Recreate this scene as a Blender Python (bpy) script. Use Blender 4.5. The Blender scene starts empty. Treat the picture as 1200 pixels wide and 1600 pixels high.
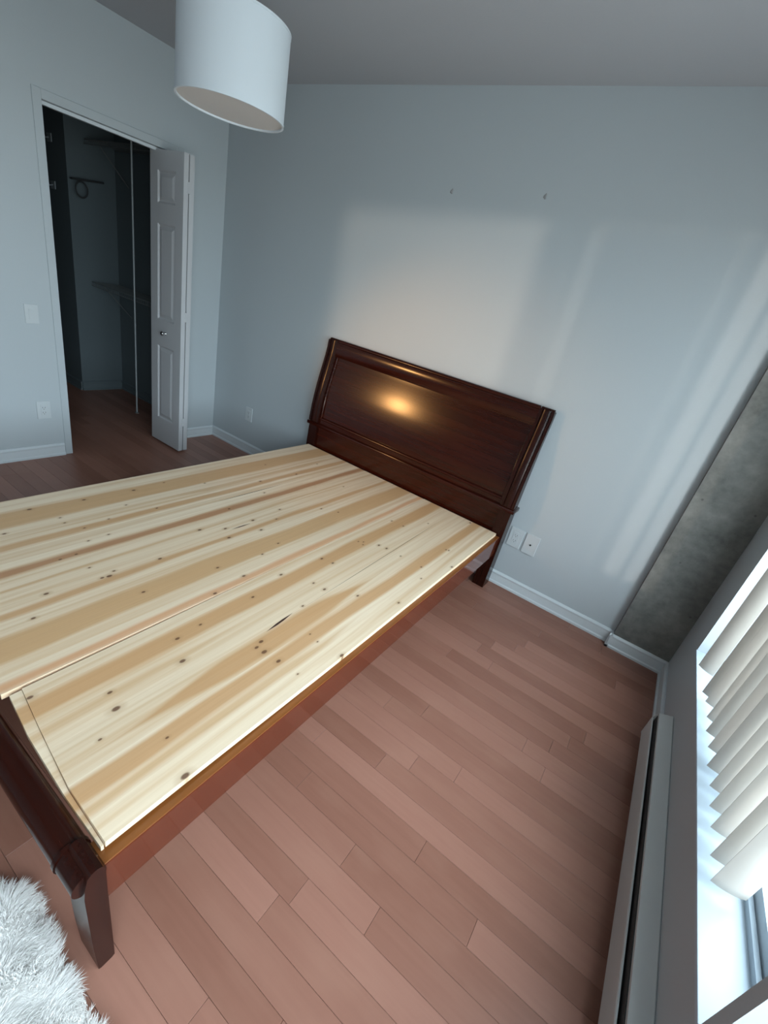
import bpy, bmesh, math, random
from mathutils import Vector, Matrix, Euler

random.seed(11)
S = bpy.context.scene
COL = S.collection

# ------------------------------------------------------------------ camera
cam_data = bpy.data.cameras.new('camera')
cam = bpy.data.objects.new('camera', cam_data)
COL.objects.link(cam)
_rx, _roll, _rz = math.radians(64.3466), math.radians(13.9658), math.radians(28.2846)
_m = Matrix.Rotation(_rz, 4, 'Z') @ Matrix.Rotation(_rx, 4, 'X') @ Matrix.Rotation(_roll, 4, 'Z')
cam.matrix_world = Matrix.Translation((3.4302, -2.6643, 1.545)) @ _m
cam_data.sensor_fit = 'VERTICAL'
cam_data.sensor_height = 36.0
cam_data.lens = 36.0 * 700.4 / 1600.0
cam_data.clip_start = 0.02
S.camera = cam

# ------------------------------------------------------------------ sky, sun, lamps, exposure
W_ = bpy.data.worlds.new('sky'); S.world = W_; W_.use_nodes = True
_nt = W_.node_tree; _nt.nodes.clear()
_out = _nt.nodes.new('ShaderNodeOutputWorld'); _bg = _nt.nodes.new('ShaderNodeBackground')
_tc = _nt.nodes.new('ShaderNodeTexCoord'); _sp = _nt.nodes.new('ShaderNodeSeparateXYZ')
_rp = _nt.nodes.new('ShaderNodeValToRGB')
_nt.links.new(_tc.outputs['Generated'], _sp.inputs[0]); _nt.links.new(_sp.outputs['Z'], _rp.inputs[0])
_rp.color_ramp.elements[0].position = 0.0; _rp.color_ramp.elements[0].color = (0.42, 0.46, 0.47, 1)
_rp.color_ramp.elements[1].position = 0.03; _rp.color_ramp.elements[1].color = (0.80, 0.92, 1.0, 1)
_nt.links.new(_rp.outputs[0], _bg.inputs[0]); _bg.inputs[1].default_value = 11.0
_nt.links.new(_bg.outputs[0], _out.inputs[0])

def add_light(name, kind, loc, energy, color, **kw):
    d = bpy.data.lights.new(name, kind); d.energy = energy; d.color = color
    o = bpy.data.objects.new(name, d); COL.objects.link(o); o.location = loc
    for k, v in kw.items(): setattr(d, k, v)
    return o

sun = add_light('low_sun', 'SUN', (6, -5, 2), 0.78, (1.0, 0.80, 0.66), angle=math.radians(2.0))
sun.rotation_euler = Vector((-0.77, 1.0, -0.052)).to_track_quat('-Z', 'Y').to_euler()
lamp_warm = add_light('warm_lamp', 'SPOT', (0.18, -3.05, 1.36), 150.0, (1.0, 0.50, 0.17), shadow_soft_size=0.09, spot_size=math.radians(34), spot_blend=0.9)
lamp_warm.rotation_euler = (Vector((2.05, -0.1, 0.92)) - Vector((0.18, -3.05, 1.36))).to_track_quat('-Z', 'Y').to_euler()

def portal(name, y0, y1, z0, z1, x):
    d = bpy.data.lights.new(name, 'AREA'); d.shape = 'RECTANGLE'; d.size = z1 - z0; d.size_y = y1 - y0
    d.cycles.is_portal = True
    o = bpy.data.objects.new(name, d); COL.objects.link(o)
    o.location = (x, (y0 + y1) / 2, (z0 + z1) / 2); o.rotation_euler = (0, math.radians(90), 0)
portal('window_portal', -1.87, -0.34, 0.38, 2.22, 4.24)
portal('window_portal', -3.92, -1.89, 0.38, 2.22, 4.24)

S.view_settings.view_transform = 'Standard'; S.view_settings.look = 'None'
S.view_settings.gamma = 1.0; S.view_settings.use_curve_mapping = False
S.view_settings.exposure = 0.0

# ------------------------------------------------------------------ materials
def new_mat(name):
    m = bpy.data.materials.new(name); m.use_nodes = True
    nt = m.node_tree
    return m, nt, nt.nodes['Principled BSDF']

class NB:
    """small node helper"""
    def __init__(s, nt): s.nt = nt
    def n(s, t, **kw):
        x = s.nt.nodes.new(t)
        for k, v in kw.items(): setattr(x, k, v)
        return x
    def set(s, sock, v):
        if isinstance(v, bpy.types.NodeSocket): s.nt.links.new(v, sock)
        else: sock.default_value = v
    def math(s, op, a, b=None, c=None, clamp=False):
        x = s.n('ShaderNodeMath', operation=op); x.use_clamp = clamp
        s.set(x.inputs[0], a)
        if b is not None: s.set(x.inputs[1], b)
        if c is not None: s.set(x.inputs[2], c)
        return x.outputs[0]
    def mix(s, f, a, b, blend='MIX'):
        x = s.n('ShaderNodeMix', data_type='RGBA', blend_type=blend)
        s.set(x.inputs[0], f); s.set(x.inputs[6], a); s.set(x.inputs[7], b)
        return x.outputs[2]
    def maprange(s, v, a, b, c=0.0, d=1.0, smooth=False):
        x = s.n('ShaderNodeMapRange'); x.clamp = True
        if smooth: x.interpolation_type = 'SMOOTHSTEP'
        s.set(x.inputs[0], v)
        for i, q in zip((1, 2, 3, 4), (a, b, c, d)): s.set(x.inputs[i], q)
        return x.outputs[0]
    def noise(s, vec, scale, detail=3.0, rough=0.5):
        x = s.n('ShaderNodeTexNoise'); s.set(x.inputs['Vector'], vec)
        x.inputs['Scale'].default_value = scale; x.inputs['Detail'].default_value = detail
        x.inputs['Roughness'].default_value = rough
        return x.outputs['Fac']
    def mapping(s, vec, scale=(1, 1, 1), loc=(0, 0, 0)):
        x = s.n('ShaderNodeMapping'); s.set(x.inputs['Vector'], vec)
        x.inputs['Scale'].default_value = scale; s.set(x.inputs['Location'], loc)
        return x.outputs[0]
    def bump(s, h, strength, dist, bsdf):
        x = s.n('ShaderNodeBump'); x.inputs['Strength'].default_value = strength
        x.inputs['Distance'].default_value = dist; s.set(x.inputs['Height'], h)
        s.nt.links.new(x.outputs[0], bsdf.inputs['Normal'])

def rgba(c): return (c[0], c[1], c[2], 1.0)

def simple(name, col, rough=0.5, metal=0.0, coat=0.0, noise=0.0, bump=0.0, nscale=40, spec=0.5):
    m, nt, b = new_mat(name); h = NB(nt)
    b.inputs['Roughness'].default_value = rough; b.inputs['Metallic'].default_value = metal
    b.inputs['Coat Weight'].default_value = coat; b.inputs['Coat Roughness'].default_value = 0.1
    b.inputs['Specular IOR Level'].default_value = spec
    tc = h.n('ShaderNodeTexCoord').outputs['Object']
    f = h.noise(tc, nscale, 3)
    c2 = tuple(max(0, x * (1 - noise)) for x in col)
    nt.links.new(h.mix(f, rgba(col), rgba(c2)), b.inputs['Base Color'])
    if bump: h.bump(f, bump, 0.002, b)
    return m

M = {}
M['wall'] = simple('painted_wall', (0.445, 0.482, 0.500), 0.55, noise=0.03, bump=0.10, nscale=160, spec=0.4)
M['closet'] = simple('closet_wall_shaded', (0.12, 0.145, 0.155), 0.8, noise=0.05, spec=0.2)  # wall colour darkened: the dimness inside the closet is painted in
M['ceiling'] = simple('painted_ceiling', (0.41, 0.415, 0.435), 0.85, noise=0.04, bump=0.15, nscale=120, spec=0.2)
M['trim'] = simple('trim_paint', (0.60, 0.64, 0.66), 0.35, noise=0.02)
M['door'] = simple('door_paint', (0.50, 0.50, 0.51), 0.4, noise=0.02)
M['plastic'] = simple('white_plastic', (0.52, 0.55, 0.56), 0.35, noise=0.02)
M['enamel'] = simple('heater_enamel', (0.55, 0.56, 0.55), 0.38, noise=0.03)
M['dark'] = simple('dark_gap', (0.02, 0.02, 0.02), 0.7)
M['vinyl'] = simple('window_vinyl', (0.46, 0.54, 0.61), 0.3, noise=0.02)
M['chrome'] = simple('brushed_nickel', (0.45, 0.44, 0.43), 0.25, metal=1.0)
M['wire'] = simple('grey_wire', (0.13, 0.14, 0.14), 0.5)
M['pole'] = simple('white_pole', (0.42, 0.45, 0.46), 0.5)
M['black'] = simple('black_metal', (0.03, 0.03, 0.032), 0.6)
M['hook'] = simple('grey_hook', (0.26, 0.29, 0.31), 0.5)
M['hole'] = simple('plaster_scar', (0.30, 0.30, 0.30), 0.9)

def m_concrete():
    m, nt, b = new_mat('bare_concrete'); h = NB(nt)
    tc = h.n('ShaderNodeTexCoord').outputs['Object']
    n1 = h.noise(tc, 3.0, 6, 0.62); n2 = h.noise(tc, 22, 5, 0.6)
    f = h.math('ADD', h.math('MULTIPLY', n1, 0.7), h.math('MULTIPLY', n2, 0.3))
    c = h.mix(h.maprange(f, 0.36, 0.66), rgba((0.075, 0.08, 0.072)), rgba((0.23, 0.228, 0.21)))
    v = h.n('ShaderNodeTexVoronoi'); v.inputs['Scale'].default_value = 9; nt.links.new(tc, v.inputs['Vector'])
    pit = h.maprange(v.outputs['Distance'], 0.035, 0.07, 1, 0)
    c = h.mix(h.math('MULTIPLY', pit, 0.75), c, rgba((0.05, 0.05, 0.045)))
    nt.links.new(c, b.inputs['Base Color']); b.inputs['Roughness'].default_value = 0.5
    h.bump(h.math('SUBTRACT', n2, h.math('MULTIPLY', pit, 0.5)), 0.35, 0.004, b)
    return m
M['concrete'] = m_concrete()

def m_plank():
    m, nt, b = new_mat('cherry_floor_plank'); h = NB(nt)
    tc = h.n('ShaderNodeTexCoord').outputs['Object']
    oi = h.n('ShaderNodeObjectInfo'); rnd = oi.outputs['Random']
    off = h.n('ShaderNodeCombineXYZ'); h.set(off.inputs[0], h.math('MULTIPLY', rnd, 37.0)); h.set(off.inputs[1], h.math('MULTIPLY', rnd, 11.0))
    g = h.noise(h.mapping(tc, (2.5, 55, 4), off.outputs[0]), 1.0, 5, 0.6)
    bl = h.noise(h.mapping(tc, (4, 9, 4), off.outputs[0]), 1.0, 3, 0.5)
    base = h.mix(rnd, rgba((0.235, 0.102, 0.069)), rgba((0.33, 0.156, 0.112)))
    c = h.mix(h.maprange(g, 0.3, 0.7), h.mix(0.14, base, rgba((0.10, 0.035, 0.02))), base)
    c = h.mix(h.maprange(bl, 0.45, 0.75, 0, 0.25), c, rgba((0.36, 0.19, 0.135)))
    nt.links.new(c, b.inputs['Base Color'])
    b.inputs['Roughness'].default_value = 0.38
    b.inputs['Specular IOR Level'].default_value = 0.33
    b.inputs['Coat Weight'].default_value = 0.12; b.inputs['Coat Roughness'].default_value = 0.3
    h.bump(g, 0.05, 0.001, b)
    return m
M['plank'] = m_plank()
M['subfloor'] = simple('subfloor', (0.07, 0.03, 0.02), 0.7, noise=0.3)

def m_cherry(name, c0, c1, axis, rough=0.22, spec=0.33):
    m, nt, b = new_mat(name); h = NB(nt)
    tc = h.n('ShaderNodeTexCoord').outputs['Object']
    sc = {'x': (2, 45, 45), 'y': (45, 2, 45), 'z': (45, 45, 2)}[axis]
    g = h.noise(h.mapping(tc, sc), 1.0, 5, 0.6)
    nt.links.new(h.mix(h.maprange(g, 0.3, 0.7), rgba(c0), rgba(c1)), b.inputs['Base Color'])
    b.inputs['Roughness'].default_value = rough
    b.inputs['Specular IOR Level'].default_value = spec
    return m
M['cherry_x'] = m_cherry('dark_cherry_across', (0.017, 0.0026, 0.0012), (0.031, 0.0048, 0.0018), 'x', 0.19)
M['cherry_z'] = m_cherry('dark_cherry_upright', (0.012, 0.0022, 0.0014), (0.022, 0.0042, 0.0022), 'z', 0.24, 0.25)
M['cherry_rail'] = m_cherry('red_cherry_rail', (0.088, 0.018, 0.0075), (0.095, 0.020, 0.0085), 'y', 0.10, 0.55)
M['ledge'] = m_cherry('honey_brown_ledge', (0.165, 0.054, 0.012), (0.195, 0.066, 0.015), 'y', 0.35)
M['slat_wood'] = simple('support_slat_wood', (0.45, 0.30, 0.16), 0.7, noise=0.3)

def m_blind():
    m, nt, b = new_mat('blind_vinyl'); h = NB(nt)
    b.inputs['Base Color'].default_value = (0.52, 0.485, 0.44, 1); b.inputs['Roughness'].default_value = 0.5
    tc = h.n('ShaderNodeTexCoord').outputs['Object']
    h.bump(h.noise(h.mapping(tc, (300, 300, 3)), 1.0, 2), 0.1, 0.001, b)
    t = h.n('ShaderNodeBsdfTranslucent'); t.inputs[0].default_value = (0.82, 0.79, 0.74, 1)
    mx = h.n('ShaderNodeMixShader'); mx.inputs[0].default_value = 0.16
    nt.links.new(b.outputs[0], mx.inputs[1]); nt.links.new(t.outputs[0], mx.inputs[2])
    nt.links.new(mx.outputs[0], nt.nodes['Material Output'].inputs[0])
    return m
M['blind'] = m_blind()

def m_shade():
    m, nt, b = new_mat('lampshade_fabric'); h = NB(nt)
    b.inputs['Base Color'].default_value = (0.66, 0.71, 0.75, 1); b.inputs['Roughness'].default_value = 0.9
    tc = h.n('ShaderNodeTexCoord').outputs['Object']
    h.bump(h.noise(h.mapping(tc, (400, 400, 60)), 1.0, 2), 0.15, 0.001, b)
    t = h.n('ShaderNodeBsdfTranslucent'); t.inputs[0].default_value = (0.8, 0.8, 0.8, 1)
    mx = h.n('ShaderNodeMixShader'); mx.inputs[0].default_value = 0.08
    nt.links.new(b.outputs[0], mx.inputs[1]); nt.links.new(t.outputs[0], mx.inputs[2])
    nt.links.new(mx.outputs[0], nt.nodes['Material Output'].inputs[0])
    return m
M['shade'] = m_shade()
M['diffuser'] = simple('lamp_diffuser', (0.66, 0.62, 0.59), 0.6, noise=0.02)

def m_glass():
    m, nt, b = new_mat('window_glass'); h = NB(nt)
    nt.nodes.remove(b)
    t = h.n('ShaderNodeBsdfTransparent'); t.inputs[0].default_value = (0.93, 0.96, 0.97, 1)
    g = h.n('ShaderNodeBsdfGlossy'); g.inputs['Roughness'].default_value = 0.02
    mx = h.n('ShaderNodeMixShader'); fr = h.n('ShaderNodeFresnel'); fr.inputs[0].default_value = 1.35
    geo = h.n('ShaderNodeNewGeometry'); nt.links.new(h.math('MULTIPLY', fr.outputs[0], h.math('SUBTRACT', 1.0, geo.outputs['Backfacing'])), mx.inputs[0]); nt.links.new(t.outputs[0], mx.inputs[1]); nt.links.new(g.outputs[0], mx.inputs[2])
    nt.links.new(mx.outputs[0], nt.nodes['Material Output'].inputs[0])
    return m
M['glass'] = m_glass()

def m_fur():
    m, nt, b = new_mat('white_shag'); h = NB(nt)
    tc = h.n('ShaderNodeTexCoord').outputs['Object']
    f = h.noise(tc, 18, 4, 0.6)
    nt.links.new(h.mix(f, rgba((0.97, 0.95, 0.92)), rgba((0.92, 0.89, 0.86))), b.inputs['Base Color'])
    b.inputs['Roughness'].default_value = 0.8; b.inputs['Specular IOR Level'].default_value = 0.1
    t = h.n('ShaderNodeBsdfTranslucent'); t.inputs[0].default_value = (0.95, 0.95, 0.95, 1)
    mx = h.n('ShaderNodeMixShader'); mx.inputs[0].default_value = 0.35
    nt.links.new(b.outputs[0], mx.inputs[1]); nt.links.new(t.outputs[0], mx.inputs[2])
    nt.links.new(mx.outputs[0], nt.nodes['Material Output'].inputs[0])
    return m
M['fur'] = m_fur()

# pine of the bed deck: light sapwood, tan heartwood bands and dark knots, in the panel's own coordinates
def m_pine(name, bands, knots, cracks=()):
    m, nt, b = new_mat(name); h = NB(nt)
    tc = h.n('ShaderNodeTexCoord').outputs['Object']
    sx = h.n('ShaderNodeSeparateXYZ'); nt.links.new(tc, sx.inputs[0])
    X, Y = sx.outputs[0], sx.outputs[1]
    oi = h.n('ShaderNodeObjectInfo'); rnd = oi.outputs['Random']
    wob = h.math('MULTIPLY', h.math('SUBTRACT', h.noise(h.mapping(tc, (9, 1.6, 1)), 1.0, 2), 0.5), 0.040)
    fine = h.noise(h.mapping(tc, (170, 3.0, 20)), 1.0, 4, 0.55)
    mid = h.noise(h.mapping(tc, (38, 0.9, 5)), 1.0, 3, 0.5)
    light = h.mix(rnd, rgba((0.74, 0.555, 0.375)), rgba((0.85, 0.69, 0.51)))
    c = h.mix(h.maprange(mid, 0.44, 0.68, 0, 0.55), light, rgba((0.62, 0.38, 0.19)))
    c = h.mix(h.maprange(fine, 0.4, 0.75, 0, 0.22), c, rgba((0.55, 0.37, 0.2)))
    Xw = h.math('ADD', X, wob)
    for (xa, xb, ya, yb, col, amt) in bands:          # heartwood from xa to xb, tapering out beyond ya..yb
        cx, hw = (xa + xb) / 2, (xb - xa) / 2
        w = hw
        if ya is not None:
            t1 = h.maprange(Y, ya - 0.45, ya, 0, 1, True); t2 = h.maprange(Y, yb, yb + 0.45, 1, 0, True)
            w = h.math('MULTIPLY', h.math('MULTIPLY', t1, t2), hw)
        d = h.math('ABSOLUTE', h.math('SUBTRACT', Xw, cx))
        k = h.maprange(h.math('SUBTRACT', w, d), -0.005, 0.011)
        inner = h.mix(h.maprange(fine, 0.3, 0.75, 0, 0.35), rgba(col), rgba(tuple(q * 0.8 for q in col)))
        c = h.mix(h.math('MULTIPLY', k, amt), c, inner)
    acc = halo = None
    for (kx, ky, r) in knots:
        v = h.n('ShaderNodeVectorMath', operation='SUBTRACT'); nt.links.new(tc, v.inputs[0]); v.inputs[1].default_value = (kx, ky, 0)
        v2 = h.n('ShaderNodeVectorMath', operation='MULTIPLY'); nt.links.new(v.outputs[0], v2.inputs[0]); v2.inputs[1].default_value = (1 / r, 0.62 / r, 0)
        ln = h.n('ShaderNodeVectorMath', operation='LENGTH'); nt.links.new(v2.outputs[0], ln.inputs[0])
        k = h.maprange(ln.outputs['Value'], 0.75, 1.25, 1, 0); q = h.maprange(ln.outputs['Value'], 1.0, 3.2, 1, 0)
        acc = k if acc is None else h.math('MAXIMUM', acc, k)
        halo = q if halo is None else h.math('MAXIMUM', halo, q)
    c = h.mix(h.math('MULTIPLY', halo, 0.4), c, rgba((0.42, 0.24, 0.11)))
    c = h.mix(h.math('MULTIPLY', acc, 0.85), c, rgba((0.11, 0.042, 0.021)))
    for (kx, y0, y1, wd, sl) in cracks:
        mx_ = (y0 + y1) / 2; hl = (y1 - y0) / 2
        t = h.maprange(h.math('ABSOLUTE', h.math('SUBTRACT', Y, mx_)), hl * 0.25, hl, wd, 0)
        k = h.maprange(h.math('SUBTRACT', t, h.math('ABSOLUTE', h.math('SUBTRACT', h.math('MULTIPLY_ADD', Y, -sl, X), kx - sl * y0))), 0.0, 0.0006)
        c = h.mix(k, c, rgba((0.05, 0.02, 0.015)))
    nt.links.new(c, b.inputs['Base Color'])
    b.inputs['Roughness'].default_value = 0.55; b.inputs['Specular IOR Level'].default_value = 0.35
    h.bump(fine, 0.08, 0.001, b)
    return m

# ------------------------------------------------------------------ geometry helpers
def tag(o, label=None, cat=None, group=None, kind=None):
    if label: o['label'] = label
    if cat: o['category'] = cat
    if group: o['group'] = group
    if kind: o['kind'] = kind
    return o

def empty(name, loc, rz=0.0, label=None, cat=None, group=None):
    o = bpy.data.objects.new(name, None); COL.objects.link(o)
    o.location = loc; o.rotation_euler = (0, 0, rz); o.empty_display_size = 0.1
    return tag(o, label, cat, group)

class MB:
    """collects shapes into one bmesh"""
    def __init__(s, off=(0, 0, 0)): s.bm = bmesh.new(); s.off = Vector(off)
    def v(s, p): return s.bm.verts.new(Vector(p) - s.off)
    def box(s, x0, x1, y0, y1, z0, z1, bev=0.0):
        vs = [s.v((x, y, z)) for z in (z0, z1) for y in (y0, y1) for x in (x0, x1)]
        fs = [s.bm.faces.new([vs[i] for i in q]) for q in ((0, 2, 3, 1), (4, 5, 7, 6), (0, 1, 5, 4), (2, 6, 7, 3), (0, 4, 6, 2), (1, 3, 7, 5))]
        if bev:
            es = list({e for f in fs for e in f.edges})
            bmesh.ops.bevel(s.bm, geom=es, offset=bev, segments=2, affect='EDGES', profile=0.5)
        return s
    def prism(s, poly, axis, a, b):
        """poly of 2-D points extruded along axis from a to b; 2-D order is (y,z),(x,z),(x,y) for x,y,z"""
        def p3(p, t):
            return {'x': (t, p[0], p[1]), 'y': (p[0], t, p[1]), 'z': (p[0], p[1], t)}[axis]
        A = [s.v(p3(p, a)) for p in poly]; B = [s.v(p3(p, b)) for p in poly]
        n = len(poly)
        for i in range(n):
            s.bm.faces.new((A[i], A[(i + 1) % n], B[(i + 1) % n], B[i]))
        s.bm.faces.new(A[::-1]); s.bm.faces.new(B)
        return s
    def run(s, prof, p0, p1, nrm):
        """profile of (distance from wall, z) run along p0->p1 (2-D), nrm points into the room"""
        nrm = Vector((nrm[0], nrm[1]))
        def q(p, d, z): return (p[0] + nrm.x * d, p[1] + nrm.y * d, z)
        A = [s.v(q(p0, d, z)) for d, z in prof]; B = [s.v(q(p1, d, z)) for d, z in prof]
        n = len(prof)
        for i in range(n):
            s.bm.faces.new((A[i], A[(i + 1) % n], B[(i + 1) % n], B[i]))
        s.bm.faces.new(A[::-1]); s.bm.faces.new(B)
        return s
    def tube(s, pts, r, seg=8, closed=False):
        pts = [Vector(p) for p in pts]; rings = []
        n = len(pts)
        for i, p in enumerate(pts):
            if closed: t = pts[(i + 1) % n] - pts[i - 1]
            else: t = pts[min(i + 1, n - 1)] - pts[max(i - 1, 0)]
            t.normalize()
            u = t.cross(Vector((0.31, 0.2, 0.93))).normalized(); w = t.cross(u)
            rings.append([s.v(p + r * (math.cos(a) * u + math.sin(a) * w)) for a in [2 * math.pi * k / seg for k in range(seg)]])
        for i in range(n if closed else n - 1):
            a, b = rings[i], rings[(i + 1) % n]
            for k in range(seg): s.bm.faces.new((a[k], a[(k + 1) % seg], b[(k + 1) % seg], b[k]))
        if not closed:
            s.bm.faces.new(rings[0][::-1]); s.bm.faces.new(rings[-1])
        return s
    def lathe(s, prof, c, seg=48, closed=False):
        """profile (r,z) spun about the vertical through c"""
        rings = []
        for r, z in prof:
            rings.append([s.v((c[0] + r * math.cos(2 * math.pi * k / seg), c[1] + r * math.sin(2 * math.pi * k / seg), c[2] + z)) for k in range(seg)])
        m = len(rings)
        for i in range(m if closed else m - 1):
            a, b = rings[i], rings[(i + 1) % m]
            for k in range(seg): s.bm.faces.new((a[k], a[(k + 1) % seg], b[(k + 1) % seg], b[k]))
        if not closed:
            if prof[0][0] > 1e-6: s.bm.faces.new(rings[0][::-1])
            if prof[-1][0] > 1e-6: s.bm.faces.new(rings[-1])
        return s
    def build(s, name, mat, parent=None, smooth=0.0, kind=None):
        bmesh.ops.recalc_face_normals(s.bm, faces=s.bm.faces[:])
        me = bpy.data.meshes.new(name)
        if smooth:
            for f in s.bm.faces: f.smooth = True
            lim = math.radians(smooth)
            for e in s.bm.edges:
                e.smooth = len(e.link_faces) == 2 and e.calc_face_angle(0) < lim
        s.bm.to_mesh(me); s.bm.free()
        me.materials.append(mat)
        o = bpy.data.objects.new(name, me); COL.objects.link(o)
        if parent: o.parent = parent
        if kind: o['kind'] = kind
        return o

# ------------------------------------------------------------------ room shell
H = 2.575            # ceiling height
WX = 3.981           # inner face of the window wall
YB = -4.25           # wall behind the camera
DY0, DY1, DZ = -1.20, -0.395, 2.045      # closet doorway
W1 = (-1.862, -0.350); W2 = (-3.90, -1.897); WZ = (0.390, 2.20)

m = MB().box(-2.75, 4.19, YB - 0.12, 0.12, -0.14, -0.0115)
floor = m.build('floor', M['subfloor'], kind='structure')

def plank_mesh(x0, x1, y0, y1):
    g, c, t = 0.0003, 0.0007, 0.011
    a = (x0 + g, x1 - g, y0 + g, y1 - g)
    L = [(a[0], a[2], -t), (a[1], a[2], -t), (a[1], a[3], -t), (a[0], a[3], -t)]
    Mi = [(x, y, -c) for x, y, _ in L]
    T = [(a[0] + c, a[2] + c, 0), (a[1] - c, a[2] + c, 0), (a[1] - c, a[3] - c, 0), (a[0] + c, a[3] - c, 0)]
    vs = L + Mi + T
    fs = [(3, 2, 1, 0), (8, 9, 10, 11)]
    for i in range(4):
        j = (i + 1) % 4
        fs += [(i, j, 4 + j, 4 + i), (4 + i, 4 + j, 8 + j, 8 + i)]
    me = bpy.data.meshes.new('plank'); me.from_pydata(vs, [], fs); me.materials.append(M['plank'])
    return me

PW = 0.081
k0 = math.ceil(1.86 / PW)
joints = {-24: (3.135,), -23: (2.62,)}
def add_plank(x0, x1, y0, y1):
    cx, cy = (x0 + x1) / 2, (y0 + y1) / 2
    me = plank_mesh(x0 - cx, x1 - cx, y0 - cy, y1 - cy)
    o = bpy.data.objects.new('plank', me); COL.objects.link(o); o.location = (cx, cy, 0); o.parent = floor
known = {-2.03: (3.135, 1.9), -1.86: (3.186, 2.3), -1.70: (3.359, 2.5), -1.30: (2.956, 1.8), -1.38: (3.34, 2.2), -1.22: (3.1, 2.35), -1.62: (2.85,)}
r = 0
y = -1.86
while y + PW < 0: y += PW
rows = []
ytop = 0.0
yy = y
rows.append((yy, 0.0))
while yy > YB:
    rows.append((max(yy - PW, YB), yy)); yy -= PW
for (ya, yb) in rows:
    closet = yb > -1.66
    xa = -2.6 if closet else 0.0
    cuts = []
    for ky, js in known.items():
        if abs(yb - ky) < 0.03: cuts = list(js)
    if not cuts:
        x = 3.9 - random.uniform(0.1, 0.85)
        while x > xa + 0.35:
            cuts.append(x)
            step = random.uniform(0.55, 1.15) if yb > -2.9 and x > 1.5 else random.uniform(1.2, 1.9)
            x -= step
    else:
        x = min(cuts) - random.uniform(0.8, 1.3)
        while x > xa + 0.35:
            cuts.append(x); x -= random.uniform(1.2, 1.9)
    xs = [xa] + sorted(cuts) + [WX]
    for a, b in zip(xs[:-1], xs[1:]): add_plank(a, b, ya, yb)

MB().box(-2.75, 4.19, YB - 0.12, 0.12, H, H + 0.1).build('ceiling', M['ceiling'], kind='structure')
MB().box(-2.75, 4.19, 0.0, 0.12, -0.01, H).build('wall_far', M['wall'], kind='structure')
MB().box(-0.1, 4.19, YB - 0.12, YB, -0.01, H).build('wall_near', M['wall'], kind='structure')
m = MB()
m.box(-0.1, 0, YB, DY0, -0.01, H).box(-0.1, 0, DY1, 0.0, -0.01, H).box(-0.1, 0, DY0, DY1, DZ, H)
m.build('wall_left', M['wall'], kind='structure')
m = MB()
XO = 4.185
m.box(WX, XO, W1[1], 0.0, -0.01, H)
m.box(WX, XO, W1[0], W1[1], -0.01, WZ[0] - 0.012).box(WX, XO, W1[0], W1[1], WZ[1], H)
m.box(WX, 4.085, W2[1], W1[0], -0.01, H)
m.box(WX, XO, W2[0], W2[1], -0.01, WZ[0] - 0.012).box(WX, XO, W2[0], W2[1], WZ[1], H)
m.box(WX, XO, YB, W2[0], -0.01, H)
m.build('wall_right', M['wall'], kind='structure')
CX, CD = 3.684, 0.042       # concrete column: left edge, how far it stands proud
MB().box(CX, WX, -CD, 0.0, -0.005, H).build('wall_column', M['concrete'], kind='structure')

# closet beyond the doorway
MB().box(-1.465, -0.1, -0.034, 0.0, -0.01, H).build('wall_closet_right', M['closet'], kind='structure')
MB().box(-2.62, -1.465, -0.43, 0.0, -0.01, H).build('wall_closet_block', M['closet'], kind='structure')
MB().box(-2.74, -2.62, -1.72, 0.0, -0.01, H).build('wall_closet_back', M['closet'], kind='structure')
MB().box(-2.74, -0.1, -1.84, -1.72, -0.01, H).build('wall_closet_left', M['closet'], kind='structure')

# baseboards
BP = [(0, 0), (0.018, 0), (0.018, 0.013), (0.012, 0.020), (0.011, 0.066), (0.0135, 0.071), (0.0135, 0.078), (0.006, 0.088), (0, 0.088)]
def baseboard(name, segs):
    mm = MB()
    for p0, p1, n in segs: mm.run(BP, p0, p1, n)
    return mm.build(name, M['closet' if 'closet' in name else 'trim'], kind='structure')  # closet boards share the wall colour with its shade painted in
baseboard('baseboard_far', [((0, 0), (CX - 0.001, 0), (0, -1))])
baseboard('baseboard_column', [((CX, -0.0), (CX, -CD - 0.018), (-1, 0)), ((CX - 0.018, -CD), (WX, -CD), (0, -1))])
baseboard('baseboard_right', [((WX, -CD - 0.0), (WX, YB), (-1, 0))])
baseboard('baseboard_left', [((0, 0), (0, DY1 + 0.05), (1, 0)), ((0, DY0 - 0.05), (0, YB), (1, 0))])
baseboard('baseboard_near', [((0, YB), (WX, YB), (0, 1))])
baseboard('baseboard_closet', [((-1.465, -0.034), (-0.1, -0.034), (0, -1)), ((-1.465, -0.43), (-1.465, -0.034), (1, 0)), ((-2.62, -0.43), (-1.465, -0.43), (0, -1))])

# thin flat casing round the doorway
m = MB()
m.box(0, 0.006, DY0 - 0.045, DY0, 0, DZ + 0.045, 0.002).box(0, 0.006, DY1, DY1 + 0.045, 0, DZ + 0.045, 0.002).box(0, 0.006, DY0, DY1, DZ, DZ + 0.045, 0.002)
m.build('trim_1', M['wall'], kind='structure')

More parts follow.
